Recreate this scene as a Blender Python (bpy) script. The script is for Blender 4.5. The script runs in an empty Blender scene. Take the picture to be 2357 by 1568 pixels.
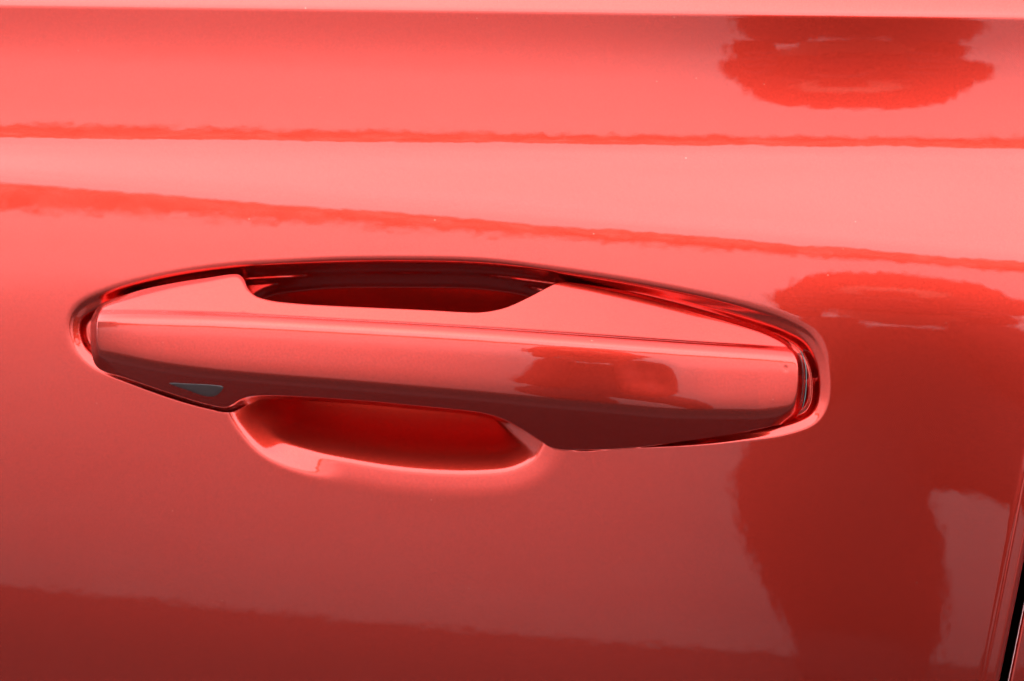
import math
import numpy as np
try:
    import bpy, bmesh
    HAVE = True
except ImportError:
    HAVE = False
from math import radians, degrees, sin, cos, tan, pi

# ------------------------------------------------------------------ camera, sky, light
CAM = np.array([0.0, -1.15, 0.75]); AIM = np.array([0.0, 0.0, 0.90])
IMG_W, IMG_H = 2357.0, 1568.0
DIST = float(np.linalg.norm(AIM - CAM)); WIDTH_M = 0.30
FWD = (AIM - CAM) / DIST; RIGHT = np.array([1.0, 0, 0]); UP = np.cross(RIGHT, FWD)
MM = WIDTH_M / IMG_W                        # metres per photo unit at the handle
FOCAL = 36.0 * DIST / WIDTH_M
SKY_STRENGTH = 0.10; EXPOSURE = 2.35

def look(obj, target):
    from mathutils import Vector
    obj.rotation_euler = (Vector(target) - obj.location).to_track_quat('-Z', 'Y').to_euler()

if HAVE:
    scn = bpy.context.scene
    C = scn.collection
    cam_data = bpy.data.cameras.new('camera'); cam = bpy.data.objects.new('camera', cam_data)
    C.objects.link(cam); scn.camera = cam
    cam.location = CAM; look(cam, AIM)
    cam_data.sensor_width = 36; cam_data.lens = FOCAL
    cam_data.clip_start = 0.05; cam_data.clip_end = 2000
    cam_data.dof.use_dof = True; cam_data.dof.focus_distance = DIST - 0.012; cam_data.dof.aperture_fstop = 12
    scn.view_settings.view_transform = 'Standard'; scn.view_settings.look = 'None'
    scn.view_settings.exposure = EXPOSURE; scn.view_settings.gamma = 1
    scn.cycles.use_denoising = True
    scn.cycles.max_bounces = 10; scn.cycles.glossy_bounces = 8

    SUN_EL, SUN_AZ = radians(62), radians(200)
    w = bpy.data.worlds.new('World'); scn.world = w; w.use_nodes = True
    nt = w.node_tree; N = nt.nodes; L = nt.links; N.clear()
    out = N.new('ShaderNodeOutputWorld'); bg = N.new('ShaderNodeBackground')
    bg.inputs['Strength'].default_value = SKY_STRENGTH
    sky = N.new('ShaderNodeTexSky'); sky.sky_type = 'NISHITA'; sky.sun_disc = False
    sky.sun_elevation = SUN_EL; sky.sun_rotation = SUN_AZ
    sky.air_density = 1.0; sky.dust_density = 3.0
    # overcast: cloud layer over the clear sky, a little brighter overhead
    tc = N.new('ShaderNodeTexCoord'); sep = N.new('ShaderNodeSeparateXYZ')
    L.new(tc.outputs['Generated'], sep.inputs[0])
    ramp = N.new('ShaderNodeMapRange'); ramp.interpolation_type = 'SMOOTHSTEP'; ramp.inputs['From Min'].default_value = .72; ramp.inputs['From Max'].default_value = 1
    ramp.inputs['To Min'].default_value = 10.2; ramp.inputs['To Max'].default_value = 4.2
    L.new(sep.outputs['Z'], ramp.inputs['Value'])
    nz = N.new('ShaderNodeTexNoise'); nz.inputs['Scale'].default_value = 2.2; nz.inputs['Detail'].default_value = 4
    L.new(tc.outputs['Generated'], nz.inputs['Vector'])
    cl = N.new('ShaderNodeMapRange'); cl.inputs['From Min'].default_value = .3; cl.inputs['From Max'].default_value = .7
    cl.inputs['To Min'].default_value = .9; cl.inputs['To Max'].default_value = 1.1
    L.new(nz.outputs['Fac'], cl.inputs['Value'])
    mul = N.new('ShaderNodeMath'); mul.operation = 'MULTIPLY'
    L.new(ramp.outputs[0], mul.inputs[0]); L.new(cl.outputs[0], mul.inputs[1])
    tint = N.new('ShaderNodeVectorMath'); tint.operation = 'SCALE'; tint.inputs[0].default_value = (.94, .99, 1.07)
    L.new(mul.outputs[0], tint.inputs['Scale'])
    mix = N.new('ShaderNodeMix'); mix.data_type = 'RGBA'; mix.inputs['Factor'].default_value = .88
    L.new(sky.outputs[0], mix.inputs['A']); L.new(tint.outputs[0], mix.inputs['B'])
    L.new(mix.outputs['Result'], bg.inputs['Color']); L.new(bg.outputs[0], out.inputs[0])

    sl = bpy.data.lights.new('sun', 'SUN'); sl.energy = 0.6; sl.angle = radians(40); sl.color = (1, .96, .9)
    sun = bpy.data.objects.new('sun', sl); C.objects.link(sun)
    sd = np.array([sin(SUN_AZ) * cos(SUN_EL) * -1, cos(SUN_AZ) * cos(SUN_EL) * -1, sin(SUN_EL)])
    sun.location = (sd * 20).tolist(); look(sun, (0, 0, 0))

# ------------------------------------------------------------------ maths helpers
def unproject(px, py, Y=0.0):
    """point on the plane y=Y seen through photo coordinate px,py -> X,Z"""
    px = np.asarray(px, float); py = np.asarray(py, float)
    a = (px - IMG_W / 2) / IMG_W * WIDTH_M / DIST; b = -(py - IMG_H / 2) / IMG_W * WIDTH_M / DIST
    dx = a; dy = FWD[1] + b * UP[1]; dz = FWD[2] + b * UP[2]
    t = (Y - CAM[1]) / dy
    return CAM[0] + dx * t, CAM[2] + dz * t

def project(X, Y, Z):
    vx = X - CAM[0]; vy = Y - CAM[1]; vz = Z - CAM[2]
    f = vy * FWD[1] + vz * FWD[2]; u = vy * UP[1] + vz * UP[2]
    s = DIST / WIDTH_M * IMG_W
    return IMG_W / 2 + vx / f * s, IMG_H / 2 - u / f * s

def pchip(x, xk, yk):
    xk = np.asarray(xk, float); yk = np.asarray(yk, float); x = np.asarray(x, float)
    h = np.diff(xk); d = np.diff(yk) / h
    m = np.zeros_like(yk)
    s = d[:-1] * d[1:] > 0
    w1 = 2 * h[1:] + h[:-1]; w2 = h[1:] + 2 * h[:-1]
    with np.errstate(divide='ignore', invalid='ignore'):
        m[1:-1] = np.where(s, (w1 + w2) / (w1 / d[:-1] + w2 / d[1:]), 0)
    m[0] = d[0]; m[-1] = d[-1]
    i = np.clip(np.searchsorted(xk, x) - 1, 0, len(h) - 1)
    t = np.clip((x - xk[i]) / h[i], 0, 1)
    return ((2*t**3 - 3*t**2 + 1) * yk[i] + (t**3 - 2*t**2 + t) * h[i] * m[i]
            + (-2*t**3 + 3*t**2) * yk[i+1] + (t**3 - t**2) * h[i] * m[i+1])

def sstep(x, a, b):
    t = np.clip((x - a) / (b - a), 0, 1); return t * t * (3 - 2 * t)

def gsmooth(a, sig):
    k = int(sig * 3) + 1; g = np.exp(-.5 * (np.arange(-k, k + 1) / sig) ** 2); g /= g.sum()
    return np.convolve(np.pad(a, k, mode='edge'), g, 'valid')

def catmull(pts, n, closed=True):
    p = np.asarray(pts, float); m = len(p); res = []
    rng = m if closed else m - 1
    for i in range(rng):
        if closed: a, b, c, d = p[(i-1) % m], p[i], p[(i+1) % m], p[(i+2) % m]
        else: a, b, c, d = p[max(i-1, 0)], p[i], p[i+1], p[min(i+2, m-1)]
        # centripetal
        t0 = 0; t1 = t0 + max(np.linalg.norm(b-a), 1e-9)**.5; t2 = t1 + max(np.linalg.norm(c-b), 1e-9)**.5; t3 = t2 + max(np.linalg.norm(d-c), 1e-9)**.5
        t = np.linspace(t1, t2, 24, endpoint=False)[:, None]
        A1 = (t1-t)/(t1-t0)*a + (t-t0)/(t1-t0)*b if t1-t0 > 1e-4 else np.repeat(b[None], 24, 0)
        A2 = (t2-t)/(t2-t1)*b + (t-t1)/(t2-t1)*c
        A3 = (t3-t)/(t3-t2)*c + (t-t2)/(t3-t2)*d if t3-t2 > 1e-4 else np.repeat(c[None], 24, 0)
        B1 = (t2-t)/(t2-t0)*A1 + (t-t0)/(t2-t0)*A2
        B2 = (t3-t)/(t3-t1)*A2 + (t-t1)/(t3-t1)*A3
        res.append((t2-t)/(t2-t1)*B1 + (t-t1)/(t2-t1)*B2)
    q = np.vstack(res + ([] if closed else [p[-1:]]))
    if closed: q = np.vstack([q, q[:1]])
    L = np.concatenate([[0], np.cumsum(np.linalg.norm(np.diff(q, axis=0), axis=1))])
    s = np.linspace(0, L[-1], n + (1 if closed else 0))
    r = np.stack([np.interp(s, L, q[:, 0]), np.interp(s, L, q[:, 1])], 1)
    return r[:-1] if closed else r

def signed_distance(X, Z, poly, reach=0.02):
    """positive inside the closed polygon; clipped to +-reach away from its box"""
    sh = X.shape; x = X.ravel(); z = Z.ravel()
    out = np.full(x.shape, -reach)
    lo = poly.min(0) - reach; hi = poly.max(0) + reach
    idx = np.where((x > lo[0]) & (x < hi[0]) & (z > lo[1]) & (z < hi[1]))[0]
    a = poly; b = np.roll(poly, -1, 0); e = b - a; ee = (e**2).sum(1)
    for k in range(0, len(idx), 4000):
        ii = idx[k:k+4000]; p = np.stack([x[ii], z[ii]], 1)
        w_ = p[:, None, :] - a[None]
        t = np.clip((w_ * e[None]).sum(2) / ee[None], 0, 1)
        d2 = ((w_ - t[..., None] * e[None])**2).sum(2)
        cr = ((a[None, :, 1] > p[:, None, 1]) != (b[None, :, 1] > p[:, None, 1]))
        with np.errstate(divide='ignore', invalid='ignore'):
            xi = a[None, :, 0] + (p[:, None, 1] - a[None, :, 1]) / e[None, :, 1] * e[None, :, 0]
        ins = (cr & (p[:, None, 0] < xi)).sum(1) % 2
        out[ii] = np.sqrt(d2.min(1)) * np.where(ins == 1, 1, -1)
    return out.reshape(sh)

# ------------------------------------------------------------------ body side surface
# elevation the paint looks at (degrees) against height in the picture, at the left edge and at x=2050
KN = [(-18, 20, 46), (-12, 130, 150), (-6, 215, 222), (-2.5, 275, 278), (-1, 308, 322), (2, 326, 346),
      (22, 352, 392), (30, 372, 450), (22, 390, 520), (2, 408, 570), (-1, 436, 600), (-2.5, 500, 640),
      (-13, 668, 748), (-18, 800, 850), (-24, 1020, 1130), (-30, 1220, 1400), (-34, 1345, 1541), (-38, 1560, 1760), (-12, 1850, 2000), (12, 2300, 2450)]
LX = np.arange(-0.60, 0.4001, 0.005); LZ = np.arange(0.34, 1.1001, 0.0005)

def yaw_deg(X):
    return -5.5 + (X - 0.111) * 28.0

def build_base():
    D = np.zeros((len(LX), len(LZ)))
    # yaw part
    fx = np.arange(-0.60, 0.4001, 0.001); d0 = np.cumsum(np.tan(np.radians(yaw_deg(fx)))) * 0.001
    d0 -= np.interp(0, fx, d0); d0 = np.interp(LX, fx, d0)
    zr = np.searchsorted(LZ, 0.90)
    for i, X in enumerate(LX):
        Y = np.full(len(LZ), d0[i])
        for it in range(2):
            px, py = project(np.full(len(LZ), X), Y, LZ)
            f = np.clip(px, -900, 2900) / 2050.0
            cr = 12 + 28.0 / IMG_W * px                       # ledge crease
            fm = float(np.interp(0.9, LZ, f)); crm = float(np.interp(1.0, LZ, cr))
            kx = [crm - 700, crm - 60, crm - 9, crm + 5] + [max(k[1] + (k[2] - k[1]) * fm, crm + 9) if j == 0 else k[1] + (k[2] - k[1]) * fm for j, k in enumerate(KN)]
            ke = [62, 60, 52, -17] + [k[0] for k in KN]
            kx = np.array(kx)
            for j in range(1, len(kx)): kx[j] = max(kx[j], kx[j-1] + 4)
            yy = np.arange(kx[0], kx[-1], 1.0); ee = gsmooth(pchip(yy, kx, ke), 2.0)
            e = np.interp(py, yy, ee)
            al = np.degrees(np.arctan2(LZ - CAM[2], np.hypot(X, Y - CAM[1])))
            al = np.clip(al, 0, 15)
            n = np.radians((e - al) / 2)
            s = np.tan(n)
            I = np.concatenate([[0], np.cumsum((s[1:] + s[:-1]) / 2 * np.diff(LZ))])
            Y = d0[i] + I - I[zr]
        D[i] = Y
    return D
BASE = build_base()

def base(X, Z):
    X = np.asarray(X, float); Z = np.asarray(Z, float)
    u = np.clip((X - LX[0]) / 0.005, 1, len(LX) - 2.001); v = np.clip((Z - LZ[0]) / 0.0005, 1, len(LZ) - 2.001)
    i = np.minimum(u.astype(int), len(LX) - 3); j = np.minimum(v.astype(int), len(LZ) - 3); a = u - i; b = v - j
    def wts(t): return (-.5*t + t*t - .5*t**3, 1 - 2.5*t*t + 1.5*t**3, .5*t + 2*t*t - 1.5*t**3, -.5*t*t + .5*t**3)
    wa, wb = wts(a), wts(b); r = 0
    for p in range(4):
        for q in range(4): r = r + wa[p] * wb[q] * BASE[i + p - 1, j + q - 1]
    return r

def lift(pts, extra=0.0):
    """photo coordinates -> X,Z on the base surface (a fixed point iteration)"""
    pts = np.asarray(pts, float); Y = np.zeros(len(pts))
    for _ in range(4):
        X, Z = unproject(pts[:, 0], pts[:, 1], Y)
        Y = base(X, Z) + extra
    return np.stack([X, Z], 1)

POCKET = [(163,764),(167,730),(186,705),(250,675),(370,643),(520,619),(700,608),(930,603),(1130,609),(1290,628),(1500,662),(1700,705),(1810,739),
          (1868,772),(1898,822),(1908,880),(1902,935),(1878,972),(1815,998),(1700,1014),(1600,1023),(1450,1029),(1300,1032),(1215,985),(1000,945),(700,918),(590,924),(530,947),(480,939),(400,917),(300,881),(215,846),(176,805)]
CUP = [(520,935),(500,800),(530,690),(585,632),(700,609),(930,603),(1130,609),(1250,634),(1325,690),(1335,800),(1330,930),(1310,1020),(1270,1090),(1200,1130),(1100,1143),(950,1138),(820,1120),(700,1092),(600,1045),(545,985)]
HT = [(213,772),(214,745),(219,722),(230,703),(250,692),(300,678),(400,655),(480,641),(536,632),(552,634),(562,645),(572,668),(590,687),(625,699),(680,706),(760,711),(1000,720),(1060,723),(1105,723),(1140,717),(1170,707),(1220,680),(1262,654),(1280,644),(1300,641),(1400,652),(1550,682),(1700,722),(1780,750),(1822,774),(1843,798),(1853,828),(1856,850)]
HB = [(213,790),(216,820),(224,846),(240,857),(300,879),(400,913),(480,936),(522,943),(540,938),(556,929),(580,923),(620,921),(700,924),(850,934),(950,943),(1060,953),(1120,961),(1160,973),(1190,987),(1240,1014),(1264,1028),(1290,1034),(1450,1030),(1600,1012),(1700,996),(1780,979),(1820,966),(1842,945),(1852,915),(1856,880)]
def hpoly():
    xs = [p[0] for p in HT]; t = catmull(HT, 420, False); b = catmull(HB, 420, False)
    return t, b
pocket = lift(catmull(POCKET, 460)); cup = lift(catmull(CUP, 260))
XR_OFF = 2300.0

def edge_x(Z, off=0.0):
    """rear edge of the door: a slanted line"""
    _, py = project(np.zeros_like(Z), np.zeros_like(Z), Z)
    px = XR_OFF + 0.205 * (1568 - py) + off
    X, _ = unproject(px, py, base(np.full_like(Z, .14), Z)); return X

_S = np.arange(-3, 60, .02)
def prof(sk, mk): return np.cumsum(pchip(_S, sk, mk)) * .02
P_END = prof([-3, -.6, .3, 2.0, 2.6, 3.0, 4.0, 4.4, 5.2, 5.6, 6.2, 7.4, 8.4, 60], [0, 0, .27, .3, .6, 1.9, 1.9, .2, -.2, .3, 2, 2, 0, 0])
P_LIP = prof([-3, -2.6, -.8, .2, .8, 60], [0, 0, .30, .42, 0, 0])
P_EDGE = prof([-3, -.3, .1, 1.1, 1.5, 60], [0, 0, 3.2, 3.2, 0, 0])
P_CUP = prof([-3, -2.4, -.8, 0, .4, 3.6, 5, 25, 60], [0, 0, .28, .5, 4.5, 4.5, .3, .25, 0])
def at_prof(t, s_): return np.interp(np.clip(s_, -3, 59), _S, t)

def skin_Y(X, Z):
    Y = base(X, Z)
    sp = signed_distance(X, Z, pocket, .03) * 1000
    pq = px_of(X); _, pv = project(X, Y, Z)
    scl = pchip(pq, [-900, 190, 330, 560, 1300, 1500, 1700, 1850, 3000], [1, 1, .62, .42, .42, .55, .82, 1, 1])
    rp = at_prof(P_END, sp / scl)
    rp = rp + at_prof(P_LIP, sp) * (1 - sstep(pv, 650, 880))
    rp = rp + at_prof(P_EDGE, sp) * sstep(pq, 200, 300) * (1 - sstep(pq, 1150, 1820))
    sc = signed_distance(X, Z, cup, .06) * 1000
    _, py = project(X, Y, Z)
    wt = 1 - sstep(py, 735, 895)
    pq = px_of(X)
    top = at_prof(P_CUP, sc)
    u = np.arange(0, 60, .02)
    soft = np.cumsum(pchip(u, [0, 3.6, 6.8, 9.0, 30, 34, 60], [0, .08, .11, .61, .66, 0, 0])) * .02
    crisp = np.cumsum(pchip(u, [0, 1.0, 3.0, 30, 34, 60], [0, .2, .64, .68, 0, 0])) * .02
    us = np.clip(sc + 1, 0, 59); wl = sstep(pq, 560, 800)
    bot = np.interp(us, u, soft) * wl + np.interp(us, u, crisp) * (1 - wl)
    rc = top * wt + bot * (1 - wt)
    rp = rp * (1 - sstep(sc, .5, 3.5) * sstep(py, 800, 860) * sstep(pq, 560, 600) * (1 - sstep(pq, 1215, 1260)))
    k = .6
    h = np.clip(.5 + .5 * (rc - rp) / k, 0, 1)
    rr = rp * (1 - h) + rc * h + k * h * (1 - h) * np.clip(np.maximum(rp, rc) / .5, 0, 1)
    return Y + rr / 1000

DIMPLE, PIT = [tuple(p) for p in lift([(1490, 868), (1812, 842)], -.012)]
def px_of(X): return IMG_W / 2 + np.asarray(X) / WIDTH_M * IMG_W * 1.008

def hyaw(px):
    return pchip(px, [150, 225, 290, 400, 700, 1100, 1250, 1350, 1560, 1740, 1790, 1860], [-28, -24, -18, -12, -8.8, -3.9, -1.9, -0.5, 2.4, 4.2, 7.5, 15])

# ------------------------------------------------------------------ door handle surface
CREASE = [(150,716),(250,718),(380,722),(519,727),(800,741),(1084,755),(1350,770),(1603,783),(1780,790),(1900,796)]
LOWER = [(150,806),(235,817),(380,846),(519,864),(800,887),(1084,910),(1350,932),(1603,947),(1740,945),(1830,934),(1900,926)]
_cr = lift(CREASE, -.012); _lo = lift(LOWER, -.012)
_ht, _hb = hpoly(); HTP = lift(_ht, -.004); HBP = lift(_hb, -.004)
HTP = HTP[np.argsort(HTP[:, 0], kind='stable')]; HBP = HBP[np.argsort(HBP[:, 0], kind='stable')]
HPOLY = np.vstack([HTP, HBP[::-1]])
XH0, XH1 = HTP[0, 0], HTP[-1, 0]
_fx = np.linspace(XH0 - .01, XH1 + .01, 800)
_fa = np.cumsum(np.tan(np.radians(hyaw(px_of(_fx))))) * (_fx[1] - _fx[0])
_x9 = (900 - IMG_W / 2) * MM
_fa += float(base(_x9, np.interp(_x9, _cr[:, 0], _cr[:, 1]))) - .0155 - np.interp(_x9, _fx, _fa)
def crest(X): return np.interp(X, _fx, _fa)
def zc(X): return pchip(X, _cr[:, 0], _cr[:, 1])
def zl(X): return pchip(X, _lo[:, 0], _lo[:, 1])
def handle_Y(X, Z):
    """front surface of the handle before its edge is rounded (X scalar, Z array)"""
    c = float(zc(X)); L_ = (c - float(zl(X))) * 1000
    xk = [-30, -.7, -.22, .06, .45, 1.3, 3.3, 3.9, L_ - 1.2, L_ + .2, L_ + 1.3, L_ + 2.4, L_ + 40]
    pc_ = float(px_of(X)); k_ = 46 + 28 * float(sstep(pc_, 300, 650) * (1 - sstep(pc_, 1600, 1850)))
    nk = [31, 31, k_, k_, min(k_, 57), 40, 18, -2.5, -18, -31, -43, -51, -54]
    v = np.arange(-26, 44, .05); s = np.tan(np.radians(pchip(v, xk, nk)))
    I = np.cumsum(s) * .05; I -= np.interp(0, v, I)
    # going down (v up) Y changes by -dY/dZ
    Y = crest(X) - np.interp((c - Z) * 1000, v, I) / 1000
    # shallow rounded-square touch dimple, and a pinhead pit near the rear tip
    for (cx_, cz_), hw, hh_, dep, ex in ((DIMPLE, .0090, .0058, .00013, 3.2), (PIT, .0008, .0012, .00012, 2.0)):
        rr_ = (np.abs((X - cx_) / hw)**ex + np.abs((Z - cz_) / hh_)**ex)**(1 / ex)
        Y = Y + dep * (1 - sstep(rr_, .15, 1.08))
    return Y

def grip(X):
    p = px_of(X)
    return sstep(p, 548, 600) * (1 - sstep(p, 1240, 1300))

def handle_mesh():
    NF = 170
    t = (1 - np.cos(np.linspace(0, pi, NF))) / 2 * .75 + np.linspace(0, 1, NF) * .25
    px = np.concatenate([np.linspace(0, 1, 60)[:-1]**1.6 * .0035, np.linspace(.0035, (XH1 - XH0) - .0045, 640)[:-1],
                         (XH1 - XH0) - .0045 * np.linspace(1, 0, 70)**1.6])
    xs = XH0 + px
    xs[0] += 2e-5; xs[-1] -= 2e-5
    Xg = np.zeros((len(xs), NF)); Zg = Xg.copy(); Yg = Xg.copy()
    for i, X in enumerate(xs):
        zt = np.interp(X, HTP[:, 0], HTP[:, 1]); zb = np.interp(X, HBP[:, 0], HBP[:, 1])
        Z = zt + (zb - zt) * t
        Xg[i] = X; Zg[i] = Z; Yg[i] = handle_Y(X, Z)
    d = np.clip(signed_distance(Xg, Zg, HPOLY, .02), 0, None)
    tgt = base(Xg, Zg) + .0048
    delta = np.clip(tgt - Yg, 0, None); g = grip(Xg)
    low = sstep(.5 - (Zg - Zg.min(1, keepdims=True)) / (Zg.max(1, keepdims=True) - Zg.min(1, keepdims=True)), .1, .35)
    low = low * sstep(Xg, XH0 + .004, XH0 + .010) * (1 - sstep(Xg, XH1 - .012, XH1 - .005))
    gl = np.maximum(g, low)
    ww = pchip(px_of(Xg), [200, 250, 400, 540, 575, 1285, 1400, 1550, 1800, 1870], [.0026, .0025, .0017, .0009, .0003, .0003, .0011, .0019, .0024, .0024])
    ww = ww * (1 - gl) + .0003 * gl
    dl = np.minimum(delta, ww * pchip(px_of(Xg), [200, 250, 330, 1750, 1820, 1870], [2.2, 2.0, .9, .9, 2.0, 2.2]))
    q = 1 - d / ww
    f = .5 * (q + np.sqrt(q * q + .012)) ; f = np.where(q < -1.5, 0, f)
    f = np.clip(f, 0, 1.0)
    Yg2 = Yg + dl * f
    V = []; NB = 16
    for i, X in enumerate(xs):
        zt, zb = Zg[i, 0], Zg[i, -1]; h = zt - zb; ins = min(.0015, h * .2)
        gb = float(grip(X))
        yb_t = Yg2[i, 0] + .0002; 
        yb = (float(base(X, (zt + zb) / 2)) + .009) * (1 - gb) + gb * (float(crest(X)) + .0165)
        yb = max(yb, yb_t + .002, Yg2[i, -1] + .002)
        ring = list(zip([X] * NF, Yg2[i], Zg[i]))
        yB = Yg2[i, -1]
        for k in (.0003, .0009): ring.append((X, yB + k, zb))
        ring += [(X, yb - .001, zb), (X, yb - .0003, zb + ins * .4), (X, yb, zb + ins), (X, yb, zb + h * .35), (X, yb, zb + h * .65), (X, yb, zt - ins), (X, yb - .0003, zt - ins * .4), (X, yb - .001, zt)]
        for k in (.0009, .0003): ring.append((X, yb_t + k, zt))
        V.append(ring)
    V = np.array(V); n, m = V.shape[:2]
    F = []
    idx = np.arange(n * m).reshape(n, m)
    a = idx[:-1]; b = idx[1:]
    quads = np.stack([a, np.roll(a, -1, 1), np.roll(b, -1, 1), b], -1).reshape(-1, 4)
    return V.reshape(-1, 3), quads, [idx[0].tolist()[::-1], idx[-1].tolist()]

# ------------------------------------------------------------------ blender building
if HAVE:
    from mathutils import Vector
    def mesh_np(name, verts, quads, mat, parent=None, smooth=True, extra=()):
        me = bpy.data.meshes.new(name)
        verts = np.ascontiguousarray(verts, np.float32); quads = np.asarray(quads, np.int32)
        if len(extra):
            me.from_pydata(verts.tolist(), [], quads.tolist() + [list(e) for e in extra])
        else:
            me.vertices.add(len(verts)); me.vertices.foreach_set('co', verts.ravel())
            k = quads.shape[1]
            me.loops.add(quads.size); me.loops.foreach_set('vertex_index', quads.ravel())
            me.polygons.add(len(quads)); me.polygons.foreach_set('loop_start', np.arange(len(quads), dtype=np.int32) * k)
            me.update(calc_edges=True); me.validate()
        if smooth: me.polygons.foreach_set('use_smooth', np.ones(len(me.polygons), bool))
        me.update()
        o = bpy.data.objects.new(name, me); C.objects.link(o)
        if mat: me.materials.append(mat)
        if parent: o.parent = parent
        return o

    def new_mat(name):
        m = bpy.data.materials.new(name); m.use_nodes = True
        return m, m.node_tree, m.node_tree.nodes['Principled BSDF']

    def paint_material():
        m, t, p = new_mat('red_metallic_paint'); n = t.nodes; l = t.links
        co = n.new('ShaderNodeTexCoord')
        # metal flakes: fine grain in brightness and in the facing of the base layer
        fl = n.new('ShaderNodeTexNoise'); fl.inputs['Scale'].default_value = 1700; fl.inputs['Detail'].default_value = 2
        l.new(co.outputs['Object'], fl.inputs['Vector'])
        mr = n.new('ShaderNodeMapRange'); mr.inputs['From Min'].default_value = .25; mr.inputs['From Max'].default_value = .75
        mr.inputs['To Min'].default_value = .86; mr.inputs['To Max'].default_value = 1.14
        l.new(fl.outputs['Fac'], mr.inputs['Value'])
        col = n.new('ShaderNodeVectorMath'); col.operation = 'SCALE'; col.inputs[0].default_value = PAINT
        l.new(mr.outputs[0], col.inputs['Scale'])
        # sparse dust specks
        vo = n.new('ShaderNodeTexVoronoi'); vo.inputs['Scale'].default_value = 120; vo.inputs['Randomness'].default_value = 1
        l.new(co.outputs['Object'], vo.inputs['Vector'])
        lt = n.new('ShaderNodeMath'); lt.operation = 'LESS_THAN'; lt.inputs[1].default_value = .020
        l.new(vo.outputs['Distance'], lt.inputs[0])
        mx = n.new('ShaderNodeMix'); mx.data_type = 'RGBA'; mx.inputs['B'].default_value = (.62, .22, .17, 1)
        l.new(lt.outputs[0], mx.inputs['Factor']); l.new(col.outputs[0], mx.inputs['A'])
        l.new(mx.outputs['Result'], p.inputs['Base Color'])
        p.inputs['Metallic'].default_value = 1.0; p.inputs['Roughness'].default_value = ROUGH
        p.inputs['Coat Weight'].default_value = 1.0; p.inputs['Coat Roughness'].default_value = .012; p.inputs['Coat IOR'].default_value = 1.5
        # orange peel of the clear coat
        pe = n.new('ShaderNodeTexNoise'); pe.inputs['Scale'].default_value = 210; pe.inputs['Detail'].default_value = 1.2; pe.inputs['Roughness'].default_value = .5
        l.new(co.outputs['Object'], pe.inputs['Vector'])
        bu = n.new('ShaderNodeBump'); bu.inputs['Strength'].default_value = 1; bu.inputs['Distance'].default_value = PEEL
        l.new(pe.outputs['Fac'], bu.inputs['Height']); l.new(bu.outputs[0], p.inputs['Coat Normal'])
        return m
    PAINT = (.485, .0262, .0145); ROUGH = .262; PEEL = 1.3e-5
    red = paint_material()
    rub, _, p = new_mat('rubber'); p.inputs['Base Color'].default_value = (.02, .02, .022, 1); p.inputs['Roughness'].default_value = .35
    seal, _, p = new_mat('grey_gasket'); p.inputs['Base Color'].default_value = (.06, .075, .075, 1); p.inputs['Roughness'].default_value = .25
    gapshade, _, p = new_mat('gap_shade'); p.inputs['Base Color'].default_value = (.001, .001, .001, 1); p.inputs['Roughness'].default_value = 1; p.inputs['Specular IOR Level'].default_value = 0
    dark, _, p = new_mat('shadowed_jamb'); p.inputs['Base Color'].default_value = (.02, .004, .004, 1); p.inputs['Roughness'].default_value = .6

    car = bpy.data.objects.new('car', None); C.objects.link(car); car.location = (0, 0, 0)
    car['label'] = 'glossy metallic red car side with its pull door handle in a recess'; car['category'] = 'car'

    # door panel ---------------------------------------------------
    def seg(a, b, st): return np.arange(a, b - 1e-9, st)
    xs = np.concatenate([seg(-.55, -.17, .005), seg(-.17, -.137, .001), seg(-.137, -.10, .00028), seg(-.10, .06, .00042), seg(.06, .10, .00028)])
    XS = .10; fr = np.concatenate([np.linspace(0, .90, 62)[:-1], .90 + .1 * (1 - (1 - np.linspace(0, 1, 42))**1.7)])
    zs = np.concatenate([seg(.36, .78, .006), seg(.78, .832, .001), seg(.832, .932, .00027), seg(.932, .985, .0005), seg(.985, 1.006, .0002), seg(1.006, 1.07, .001)])
    EX = edge_x(zs)
    Xg = np.concatenate([np.repeat(xs[:, None], len(zs), 1), XS + (EX[None] - XS) * fr[:, None]])
    Zg = np.repeat(zs[None], Xg.shape[0], 0)
    Yg = skin_Y(Xg, Zg)
    def edge_roll(dist, r):
        t_ = np.clip(dist, 0, r); return r - np.sqrt(np.clip(r * r - (r - t_)**2, 0, None))
    dE = (EX[None] - Xg)
    ridge = .00010 * np.exp(-((dE - .0052) / .0006)**2)
    Yg = Yg + edge_roll(dE, .0020) + ridge
    # hem turned inward behind the edge
    Xg = np.vstack([Xg, EX[None], EX[None] - .0005, EX[None] - .003]); Zg = np.vstack([Zg, Zg[:3]])
    Yg = np.vstack([Yg, Yg[-1:] + .002, Yg[-1:] + .006, Yg[-1:] + .012])
    n_, m_ = Xg.shape; idx = np.arange(n_ * m_).reshape(n_, m_)
    q = np.stack([idx[:-1, :-1], idx[1:, :-1], idx[1:, 1:], idx[:-1, 1:]], -1).reshape(-1, 4)
    door = mesh_np('door_panel', np.stack([Xg, Yg, Zg], -1).reshape(-1, 3), q, red, car)

    # rear body panel beyond the shut line -------------------------
    gap = .0031
    zs2 = np.concatenate([seg(.36, .78, .006), seg(.78, .99, .001), seg(.99, 1.07, .0005)])
    E2 = edge_x(zs2) + gap
    off = np.concatenate([np.linspace(0, .004, 24), np.linspace(.0045, .16, 80)])
    Xr = E2[None] + off[:, None]; Zr = np.repeat(zs2[None], len(off), 0)
    Xc = np.minimum(Xr, .38)
    Yr = base(Xc, Zr) + edge_roll(Xr - E2[None], .0012) + .0040
    Xr = np.vstack([E2[None] + .003, E2[None] + .0005, E2[None], Xr]); Zr = np.vstack([Zr[:3], Zr])
    Yr = np.vstack([Yr[:1] + .02, Yr[:1] + .007, Yr[:1] + .002, Yr])
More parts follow.
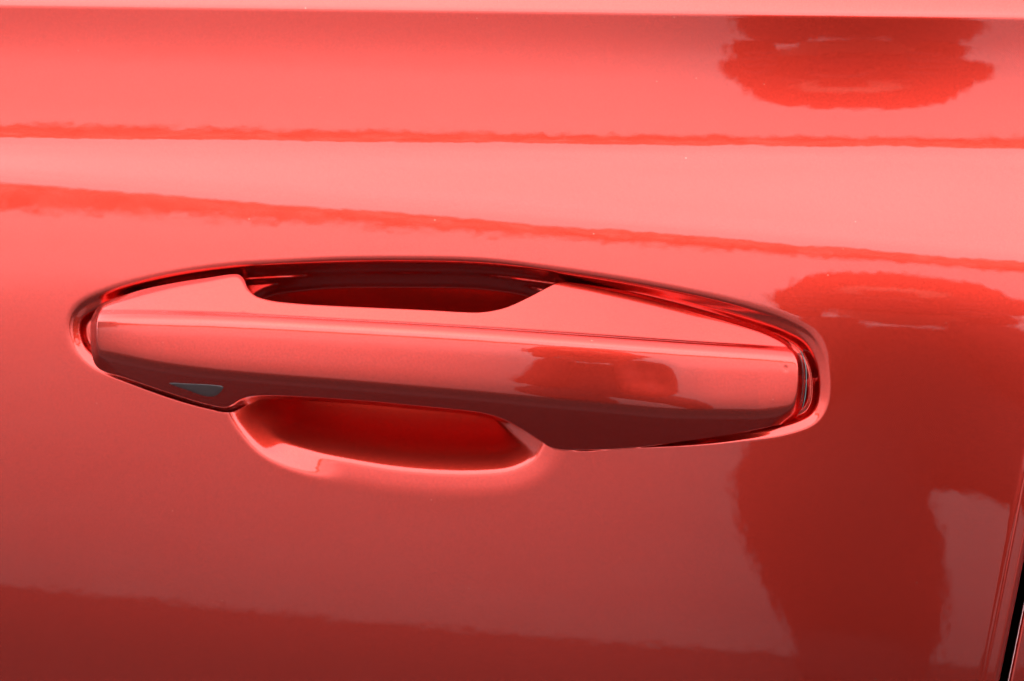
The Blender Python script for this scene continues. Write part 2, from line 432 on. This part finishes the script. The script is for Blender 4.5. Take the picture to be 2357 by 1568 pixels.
    n_, m_ = Xr.shape; idx = np.arange(n_ * m_).reshape(n_, m_)
    q = np.stack([idx[:-1, :-1], idx[1:, :-1], idx[1:, 1:], idx[:-1, 1:]], -1).reshape(-1, 4)
    mesh_np('rear_panel', np.stack([Xr, Yr, Zr], -1).reshape(-1, 3), q, red, car)
    # near-black backing deep in the gap, its shade put into the colour
    Xa = np.stack([E2 - .02, E2 - .006, E2 - .001, E2 + .004, E2 + .02]); Yb_ = base(np.minimum(E2, .38), zs2)
    Ya = np.stack([Yb_ + .045, Yb_ + .038, Yb_ + .035, Yb_ + .038, Yb_ + .045])
    n_, m_ = Xa.shape; idx = np.arange(n_ * m_).reshape(n_, m_)
    q = np.stack([idx[:-1, :-1], idx[1:, :-1], idx[1:, 1:], idx[:-1, 1:]], -1).reshape(-1, 4)
    mesh_np('gap_backing', np.stack([Xa, Ya, np.repeat(zs2[None], 5, 0)], -1).reshape(-1, 3), q, gapshade, car)

    # handle -------------------------------------------------------
    V, Q, caps = handle_mesh()
    V = np.vstack([V])
    handle = mesh_np('door_handle', V, Q, red, car, extra=caps)

    def tube(name, pts, r, mat, parent, k=8):
        pts = np.asarray(pts, float); T = np.gradient(pts, axis=0); T /= np.linalg.norm(T, axis=1)[:, None]
        yv = np.array([0, 1.0, 0]); B = np.cross(T, yv); B /= np.linalg.norm(B, axis=1)[:, None]; Nn = np.cross(B, T)
        a = np.linspace(0, 2 * pi, k, endpoint=False)
        taper = np.minimum(1, np.minimum(np.arange(len(pts)), np.arange(len(pts))[::-1]) / 25 + .15)
        V = pts[:, None] + (r * taper)[:, None, None] * (np.cos(a)[None, :, None] * B[:, None] + np.sin(a)[None, :, None] * Nn[:, None])
        idx = np.arange(len(pts) * k).reshape(len(pts), k); A = idx[:-1]; Bq = idx[1:]
        q = np.stack([A, np.roll(A, -1, 1), np.roll(Bq, -1, 1), Bq], -1).reshape(-1, 4)
        return mesh_np(name, V.reshape(-1, 3), q, mat, parent)
    def outline_part(p0, p1):
        """outline of the handle from top photo x=p0 round the end to bottom x=p1"""
        if p0 > 900:
            a = HTP[px_of(HTP[:, 0]) > p0]; b = HBP[px_of(HBP[:, 0]) > p1][::-1]
        else:
            a = HTP[px_of(HTP[:, 0]) < p0][::-1]; b = HBP[px_of(HBP[:, 0]) < p1]
        P = np.vstack([a, b]); Ls = np.concatenate([[0], np.cumsum(np.linalg.norm(np.diff(P, axis=0), axis=1))])
        s = np.linspace(0, Ls[-1], 400); P = np.stack([gsmooth(np.interp(s, Ls, P[:, i]), 4) for i in (0, 1)], 1)
        T = np.gradient(P, axis=0); T /= np.linalg.norm(T, axis=1)[:, None]; nrm = np.stack([T[:, 1], -T[:, 0]], 1)
        c = P.mean(0); sg = np.sign((nrm * (P - c)).sum(1).mean()); P = P + nrm * sg * .00035
        inner = P - nrm * sg * .0006
        Yp = np.array([float(handle_Y(a_[0], np.array([a_[1]]))[0]) for a_ in inner]) + pchip(px_of(P[:, 0]), [200, 1400, 1550, 1780, 1830, 1880], [.001, .0012, .0019, .0022, .0046, .0050])
        return np.stack([P[:, 0], gsmooth(Yp, 6), P[:, 1]], 1)
    tube('gasket', outline_part(1500, 1840), .00017, seal, handle)

    # grey patch low on the handle's front end, a reflection put in as colour
    refl_m, _, p = new_mat('grey_reflection'); p.inputs['Base Color'].default_value = (.045, .03, .03, 1); p.inputs['Roughness'].default_value = .42
    LP = catmull([(392, 889), (440, 891), (500, 895), (521, 899), (516, 907), (500, 918), (478, 918), (440, 906)], 48)
    LPw = lift(LP, -.008); c_ = LPw.mean(0); V = []
    for f_, dz_ in ((0, .00035), (.45, .00034), (.8, .0003), (.95, .00018), (1.0, -.0002)):
        for P in (c_ + (LPw - c_) * f_ if f_ else np.repeat(c_[None], len(LPw), 0)):
            V.append((P[0], float(handle_Y(P[0], np.array([P[1]]))[0]) - dz_, P[1]))
    K = len(LPw); q = [(i * K + k, i * K + (k + 1) % K, (i + 1) * K + (k + 1) % K, (i + 1) * K + k) for i in range(4) for k in range(K)]
    mesh_np('reflection_patch', V, q, refl_m, handle)

    # ------------------------------------------------------------------ surroundings mirrored in the paint
    GZ = -0.15
    gm, t, p = new_mat('pale_paving'); n = t.nodes; l = t.links
    co = n.new('ShaderNodeTexCoord'); sx = n.new('ShaderNodeSeparateXYZ'); l.new(co.outputs['Object'], sx.inputs[0])
    nz = n.new('ShaderNodeTexNoise'); nz.inputs['Scale'].default_value = .35; nz.inputs['Detail'].default_value = 6; l.new(co.outputs['Object'], nz.inputs['Vector'])
    ma = n.new('ShaderNodeMath'); ma.operation = 'MULTIPLY_ADD'; ma.inputs[1].default_value = -3.0; l.new(nz.outputs['Fac'], ma.inputs[0]); l.new(sx.outputs['Y'], ma.inputs[2])
    mr = n.new('ShaderNodeMapRange'); mr.interpolation_type = 'SMOOTHSTEP'
    mr.inputs['From Min'].default_value = -3.0; mr.inputs['From Max'].default_value = -8.5
    l.new(ma.outputs[0], mr.inputs['Value'])
    mx = n.new('ShaderNodeMix'); mx.data_type = 'RGBA'; mx.inputs['A'].default_value = (.125, .12, .115, 1); mx.inputs['B'].default_value = (.56, .54, .52, 1)
    l.new(mr.outputs[0], mx.inputs['Factor'])
    n2 = n.new('ShaderNodeTexNoise'); n2.inputs['Scale'].default_value = 9; n2.inputs['Detail'].default_value = 8; l.new(co.outputs['Object'], n2.inputs['Vector'])
    m2 = n.new('ShaderNodeMapRange'); m2.inputs['To Min'].default_value = .8; m2.inputs['To Max'].default_value = 1.2; l.new(n2.outputs['Fac'], m2.inputs['Value'])
    vm = n.new('ShaderNodeVectorMath'); vm.operation = 'SCALE'; l.new(mx.outputs['Result'], vm.inputs[0]); l.new(m2.outputs[0], vm.inputs['Scale'])
    l.new(vm.outputs[0], p.inputs['Base Color']); p.inputs['Roughness'].default_value = .6
    am, t, p = new_mat('dark_asphalt'); n = t.nodes; l = t.links
    co = n.new('ShaderNodeTexCoord'); n2 = n.new('ShaderNodeTexNoise'); n2.inputs['Scale'].default_value = 40; n2.inputs['Detail'].default_value = 6; l.new(co.outputs['Object'], n2.inputs['Vector'])
    cr_ = n.new('ShaderNodeMapRange'); cr_.inputs['To Min'].default_value = .03; cr_.inputs['To Max'].default_value = .055; l.new(n2.outputs['Fac'], cr_.inputs['Value'])
    l.new(cr_.outputs[0], p.inputs['Base Color']); p.inputs['Roughness'].default_value = .9; p.inputs['Specular IOR Level'].default_value = .2
    R_ = 900
    g = mesh_np('ground', [(-R_, -R_, GZ), (R_, -R_, GZ), (R_, R_, GZ), (-R_, R_, GZ)], [(0, 1, 2, 3)], gm, smooth=False); g['kind'] = 'structure'
    g = mesh_np('road', [(-12, .30, GZ + .004), (12, -3.18, GZ + .004), (13, 5.0, GZ + .004), (-12, 5.0, GZ + .004)], [(0, 1, 2, 3)], am, smooth=False); g['kind'] = 'structure'

    # far treeline
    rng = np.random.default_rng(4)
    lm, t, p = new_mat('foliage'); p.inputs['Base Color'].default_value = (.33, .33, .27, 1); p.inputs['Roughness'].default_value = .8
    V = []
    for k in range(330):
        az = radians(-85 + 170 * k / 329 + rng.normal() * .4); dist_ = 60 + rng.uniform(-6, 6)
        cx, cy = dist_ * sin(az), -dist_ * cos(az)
        hh = rng.uniform(1.0, 1.9) * (1 + 3.2 * max(0, min(1, (-degrees(az) - 36) / 14))); rr = rng.uniform(1.2, 2.0)  # trees made taller on the left to dim the paint there
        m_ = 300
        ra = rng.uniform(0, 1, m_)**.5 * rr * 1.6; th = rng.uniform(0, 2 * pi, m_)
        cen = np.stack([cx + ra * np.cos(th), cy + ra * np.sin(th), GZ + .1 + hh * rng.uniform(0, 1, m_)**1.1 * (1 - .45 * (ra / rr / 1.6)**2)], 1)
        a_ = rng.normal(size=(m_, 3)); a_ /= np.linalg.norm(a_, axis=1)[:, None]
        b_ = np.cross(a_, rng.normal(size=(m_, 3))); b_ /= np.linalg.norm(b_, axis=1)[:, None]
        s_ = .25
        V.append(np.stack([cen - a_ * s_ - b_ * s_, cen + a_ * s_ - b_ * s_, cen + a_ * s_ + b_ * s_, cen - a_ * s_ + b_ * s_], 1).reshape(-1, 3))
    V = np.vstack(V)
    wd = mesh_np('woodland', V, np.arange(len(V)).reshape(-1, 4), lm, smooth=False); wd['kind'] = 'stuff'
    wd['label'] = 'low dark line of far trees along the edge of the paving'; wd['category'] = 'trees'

    # house added on the left to dim the paint, mirrored in the handle end
    wallm, _, p = new_mat('grey_render'); p.inputs['Base Color'].default_value = (.30, .29, .28, 1); p.inputs['Roughness'].default_value = .9
    tile, _, p = new_mat('roof_tiles'); p.inputs['Base Color'].default_value = (.07, .06, .055, 1); p.inputs['Roughness'].default_value = .8
    pane, _, p = new_mat('window_glass'); p.inputs['Base Color'].default_value = (.02, .025, .03, 1); p.inputs['Roughness'].default_value = .05
    white, _, p = new_mat('white_frame'); p.inputs['Base Color'].default_value = (.7, .7, .68, 1)
    def box_verts(x0, x1, y0, y1, z0, z1):
        return [(x, y, z) for x in (x0, x1) for y in (y0, y1) for z in (z0, z1)], [(0,1,3,2),(4,6,7,5),(0,4,5,1),(2,3,7,6),(0,2,6,4),(1,5,7,3)]
    hs = bpy.data.objects.new('house', None); C.objects.link(hs); hs.location = (-13, -6.5, GZ); hs.rotation_euler.z = radians(12)
    hs['label'] = 'added grey two-storey house with dark tiled roof, dimming the left of the car'; hs['category'] = 'house'
    v, f = box_verts(-6, 0, -4.6, 6.5, 0, 6.6); mesh_np('wall', v, f, wallm, hs, smooth=False)
    v = [(-6.4,-5,6.61),(.4,-5,6.61),(.4,6.9,6.61),(-6.4,6.9,6.61),(-3,-5,9.4),(-3,6.9,9.4)]
    mesh_np('roof', v, [(0,1,2),(0,2,3)], tile, hs, smooth=False, extra=[(1,2,5,4),(0,4,5,3),(0,1,4),(3,5,2)])
    for wz in (1.0, 4.0):
        for wy in (-3.4, -.6, 2.2, 5.0):
            v, f = box_verts(.002, .07, wy - .65, wy + .65, wz, wz + 1.4); fr_ = mesh_np('window', v, f, white, hs, smooth=False)
            v, f = box_verts(.03, .075, wy - .56, wy + .56, wz + .09, wz + 1.31); mesh_np('pane', v, f, pane, fr_, smooth=False)

    # the photographer, mirrored in the paint
    def skin_chain(name, verts, edges, radii, mat, parent=None, sub=2, root=0):
        me = bpy.data.meshes.new(name); me.from_pydata(verts, edges, []); me.update()
        o = bpy.data.objects.new(name, me); C.objects.link(o); o.parent = parent
        md = o.modifiers.new('skin', 'SKIN'); md.use_smooth_shade = True
        sv = me.skin_vertices[0].data
        for i, r in enumerate(radii):
            r = (r, r) if not isinstance(r, tuple) else r
            sv[i].radius = r; sv[i].use_root = (i == root)
        s = o.modifiers.new('sub', 'SUBSURF'); s.levels = sub; s.render_levels = sub
        me.materials.append(mat); return o
    cloth, _, p = new_mat('dark_cloth'); p.inputs['Base Color'].default_value = (.016, .015, .017, 1); p.inputs['Roughness'].default_value = .85
    skinm, _, p = new_mat('skin'); p.inputs['Base Color'].default_value = (.30, .17, .12, 1); p.inputs['Roughness'].default_value = .5
    hair, _, p = new_mat('hair'); p.inputs['Base Color'].default_value = (.015, .011, .008, 1); p.inputs['Roughness'].default_value = .6
    per = bpy.data.objects.new('person', None); C.objects.link(per); per.location = (0, -1.45, GZ)
    per['label'] = 'crouching photographer in dark clothes holding a black camera at eye level'; per['category'] = 'person'
    def W(v): return [(x, y + 1.45, z - GZ) for x, y, z in v]
    jb = [(.06, -1.43, .315), (.0, -1.44, .43), (.0, -1.42, .50),
          (-.085, -1.40, .52), (-.15, -1.35, .40), (-.055, -1.27, .64),
          (.085, -1.40, .52), (.15, -1.35, .42), (.058, -1.27, .65),
          (-.08, -1.43, .33), (-.105, -1.35, .275), (-.078, -1.36, .08), (-.082, -1.36, GZ + .09), (-.085, -1.20, GZ + .055),
          (.11, -1.43, .33), (.22, -1.36, .24), (.27, -1.38, .08), (.27, -1.38, GZ + .09), (.28, -1.22, GZ + .055)]
    eb = [(0,1),(1,2),(2,3),(3,4),(4,5),(2,6),(6,7),(7,8),(0,9),(9,10),(10,11),(11,12),(12,13),(0,14),(14,15),(15,16),(16,17),(17,18)]
    rb = [(.13,.11),(.13,.11),(.11,.10),.065,.060,.036,.065,.060,.036,.12,.128,.112,.09,.06,.09,.085,.080,.07,.055]
    skin_chain('body', W(jb), eb, rb, cloth, per)
    hd = [(0, -1.43, .60), (0, -1.40, .67), (0, -1.36, .72), (0, -1.36, .79), (0, -1.37, .825)]
    skin_chain('head', W(hd), [(0,1),(1,2),(2,3),(3,4)], [.09,.09,.085,.085,.07], skinm, per)
    hr = [(0, -1.42, .70), (0, -1.40, .77), (0, -1.39, .80), (-.08, -1.39, .75), (.08, -1.39, .76)]
    skin_chain('hair', W(hr), [(0,1),(1,2),(1,3),(1,4)], [.09,.115,.10,.07,.07], hair, per)
    felt, _, p = new_mat('dark_hat_cloth'); p.inputs['Base Color'].default_value = (.017, .015, .015, 1); p.inputs['Roughness'].default_value = .9
    prof = [(.0, .87), (.045, .868), (.082, .856), (.105, .83), (.115, .79), (.128, .765), (.138, .735), (.142, .69), (.137, .675), (.128, .72), (.108, .76), (.0, .78)]
    K = 48; V = []
    for rr_, zz_ in prof:
        for k in range(K):
            a = 2 * pi * k / K; V.append((rr_ * cos(a) * 1.0, rr_ * sin(a) * .9 - 1.40 + 1.45, zz_ - GZ + .006 * sin(3 * a + 1) * (rr_ > .13)))
    q = [(i * K + k, i * K + (k + 1) % K, (i + 1) * K + (k + 1) % K, (i + 1) * K + k) for i in range(len(prof) - 1) for k in range(K)]
    mesh_np('hat', V, q, felt, per)
    def hand(side):
        s = side
        pv = [(s*.10,-1.255,.64),(s*.085,-1.225,.69),(s*.08,-1.215,.72)]
        v = list(pv); e = [(0,1),(1,2)]; r = [.026,.032,.026]
        for k in range(4):
            i0 = len(v); zz = .755 - k * .021
            v += [(s*.088,-1.205,zz - .006),(s*.080,-1.185,zz),(s*(.058),-1.172,zz - .002)]
            e += [(1 if k > 1 else 2, i0),(i0,i0+1),(i0+1,i0+2)]; r += [.011,.0095,.008]
        i0 = len(v); v += [(s*.07,-1.235,.70),(s*.045,-1.24,.71)]; e += [(1,i0),(i0,i0+1)]; r += [.012,.010]
        skin_chain('glove', W(v), e, r, cloth, per, sub=1)
    hand(-1); hand(1)
    # camera held by the photographer
    blk, _, p = new_mat('black_camera_body'); p.inputs['Base Color'].default_value = (.012, .012, .012, 1); p.inputs['Roughness'].default_value = .4
    gl, _, p = new_mat('lens_glass'); p.inputs['Base Color'].default_value = (.01, .01, .02, 1); p.inputs['Roughness'].default_value = .03
    def bm_obj(name, fn, mat, parent=None):
        bm = bmesh.new(); fn(bm); me = bpy.data.meshes.new(name); bm.to_mesh(me); bm.free()
        o = bpy.data.objects.new(name, me); C.objects.link(o); me.materials.append(mat); o.parent = parent; return o
    pc = bpy.data.objects.new('handheld_camera', None); C.objects.link(pc); pc.location = (0, -1.23, .74)
    pc['label'] = 'black camera held up by the crouching photographer'; pc['category'] = 'camera'
    from mathutils import Matrix
    def body_fn(bm):
        bmesh.ops.create_cube(bm, size=1, matrix=Matrix.Diagonal((.13, .04, .085, 1)))
        bmesh.ops.create_cube(bm, size=1, matrix=Matrix.Translation((0, 0, .055)) @ Matrix.Diagonal((.05, .035, .03, 1)))
        bmesh.ops.bevel(bm, geom=bm.edges[:], offset=.006, segments=2, affect='EDGES')
    bm_obj('camera_body', body_fn, blk, pc)
    rot = Matrix.Rotation(pi / 2, 4, 'X')
    bm_obj('lens', lambda bm: bmesh.ops.create_cone(bm, cap_ends=True, segments=40, radius1=.033, radius2=.036, depth=.045, matrix=Matrix.Translation((0, .04, 0)) @ rot), blk, pc)
    bm_obj('front_glass', lambda bm: bmesh.ops.create_cone(bm, cap_ends=True, segments=40, radius1=.028, radius2=.028, depth=.002, matrix=Matrix.Translation((0, .0635, 0)) @ rot), gl, pc)
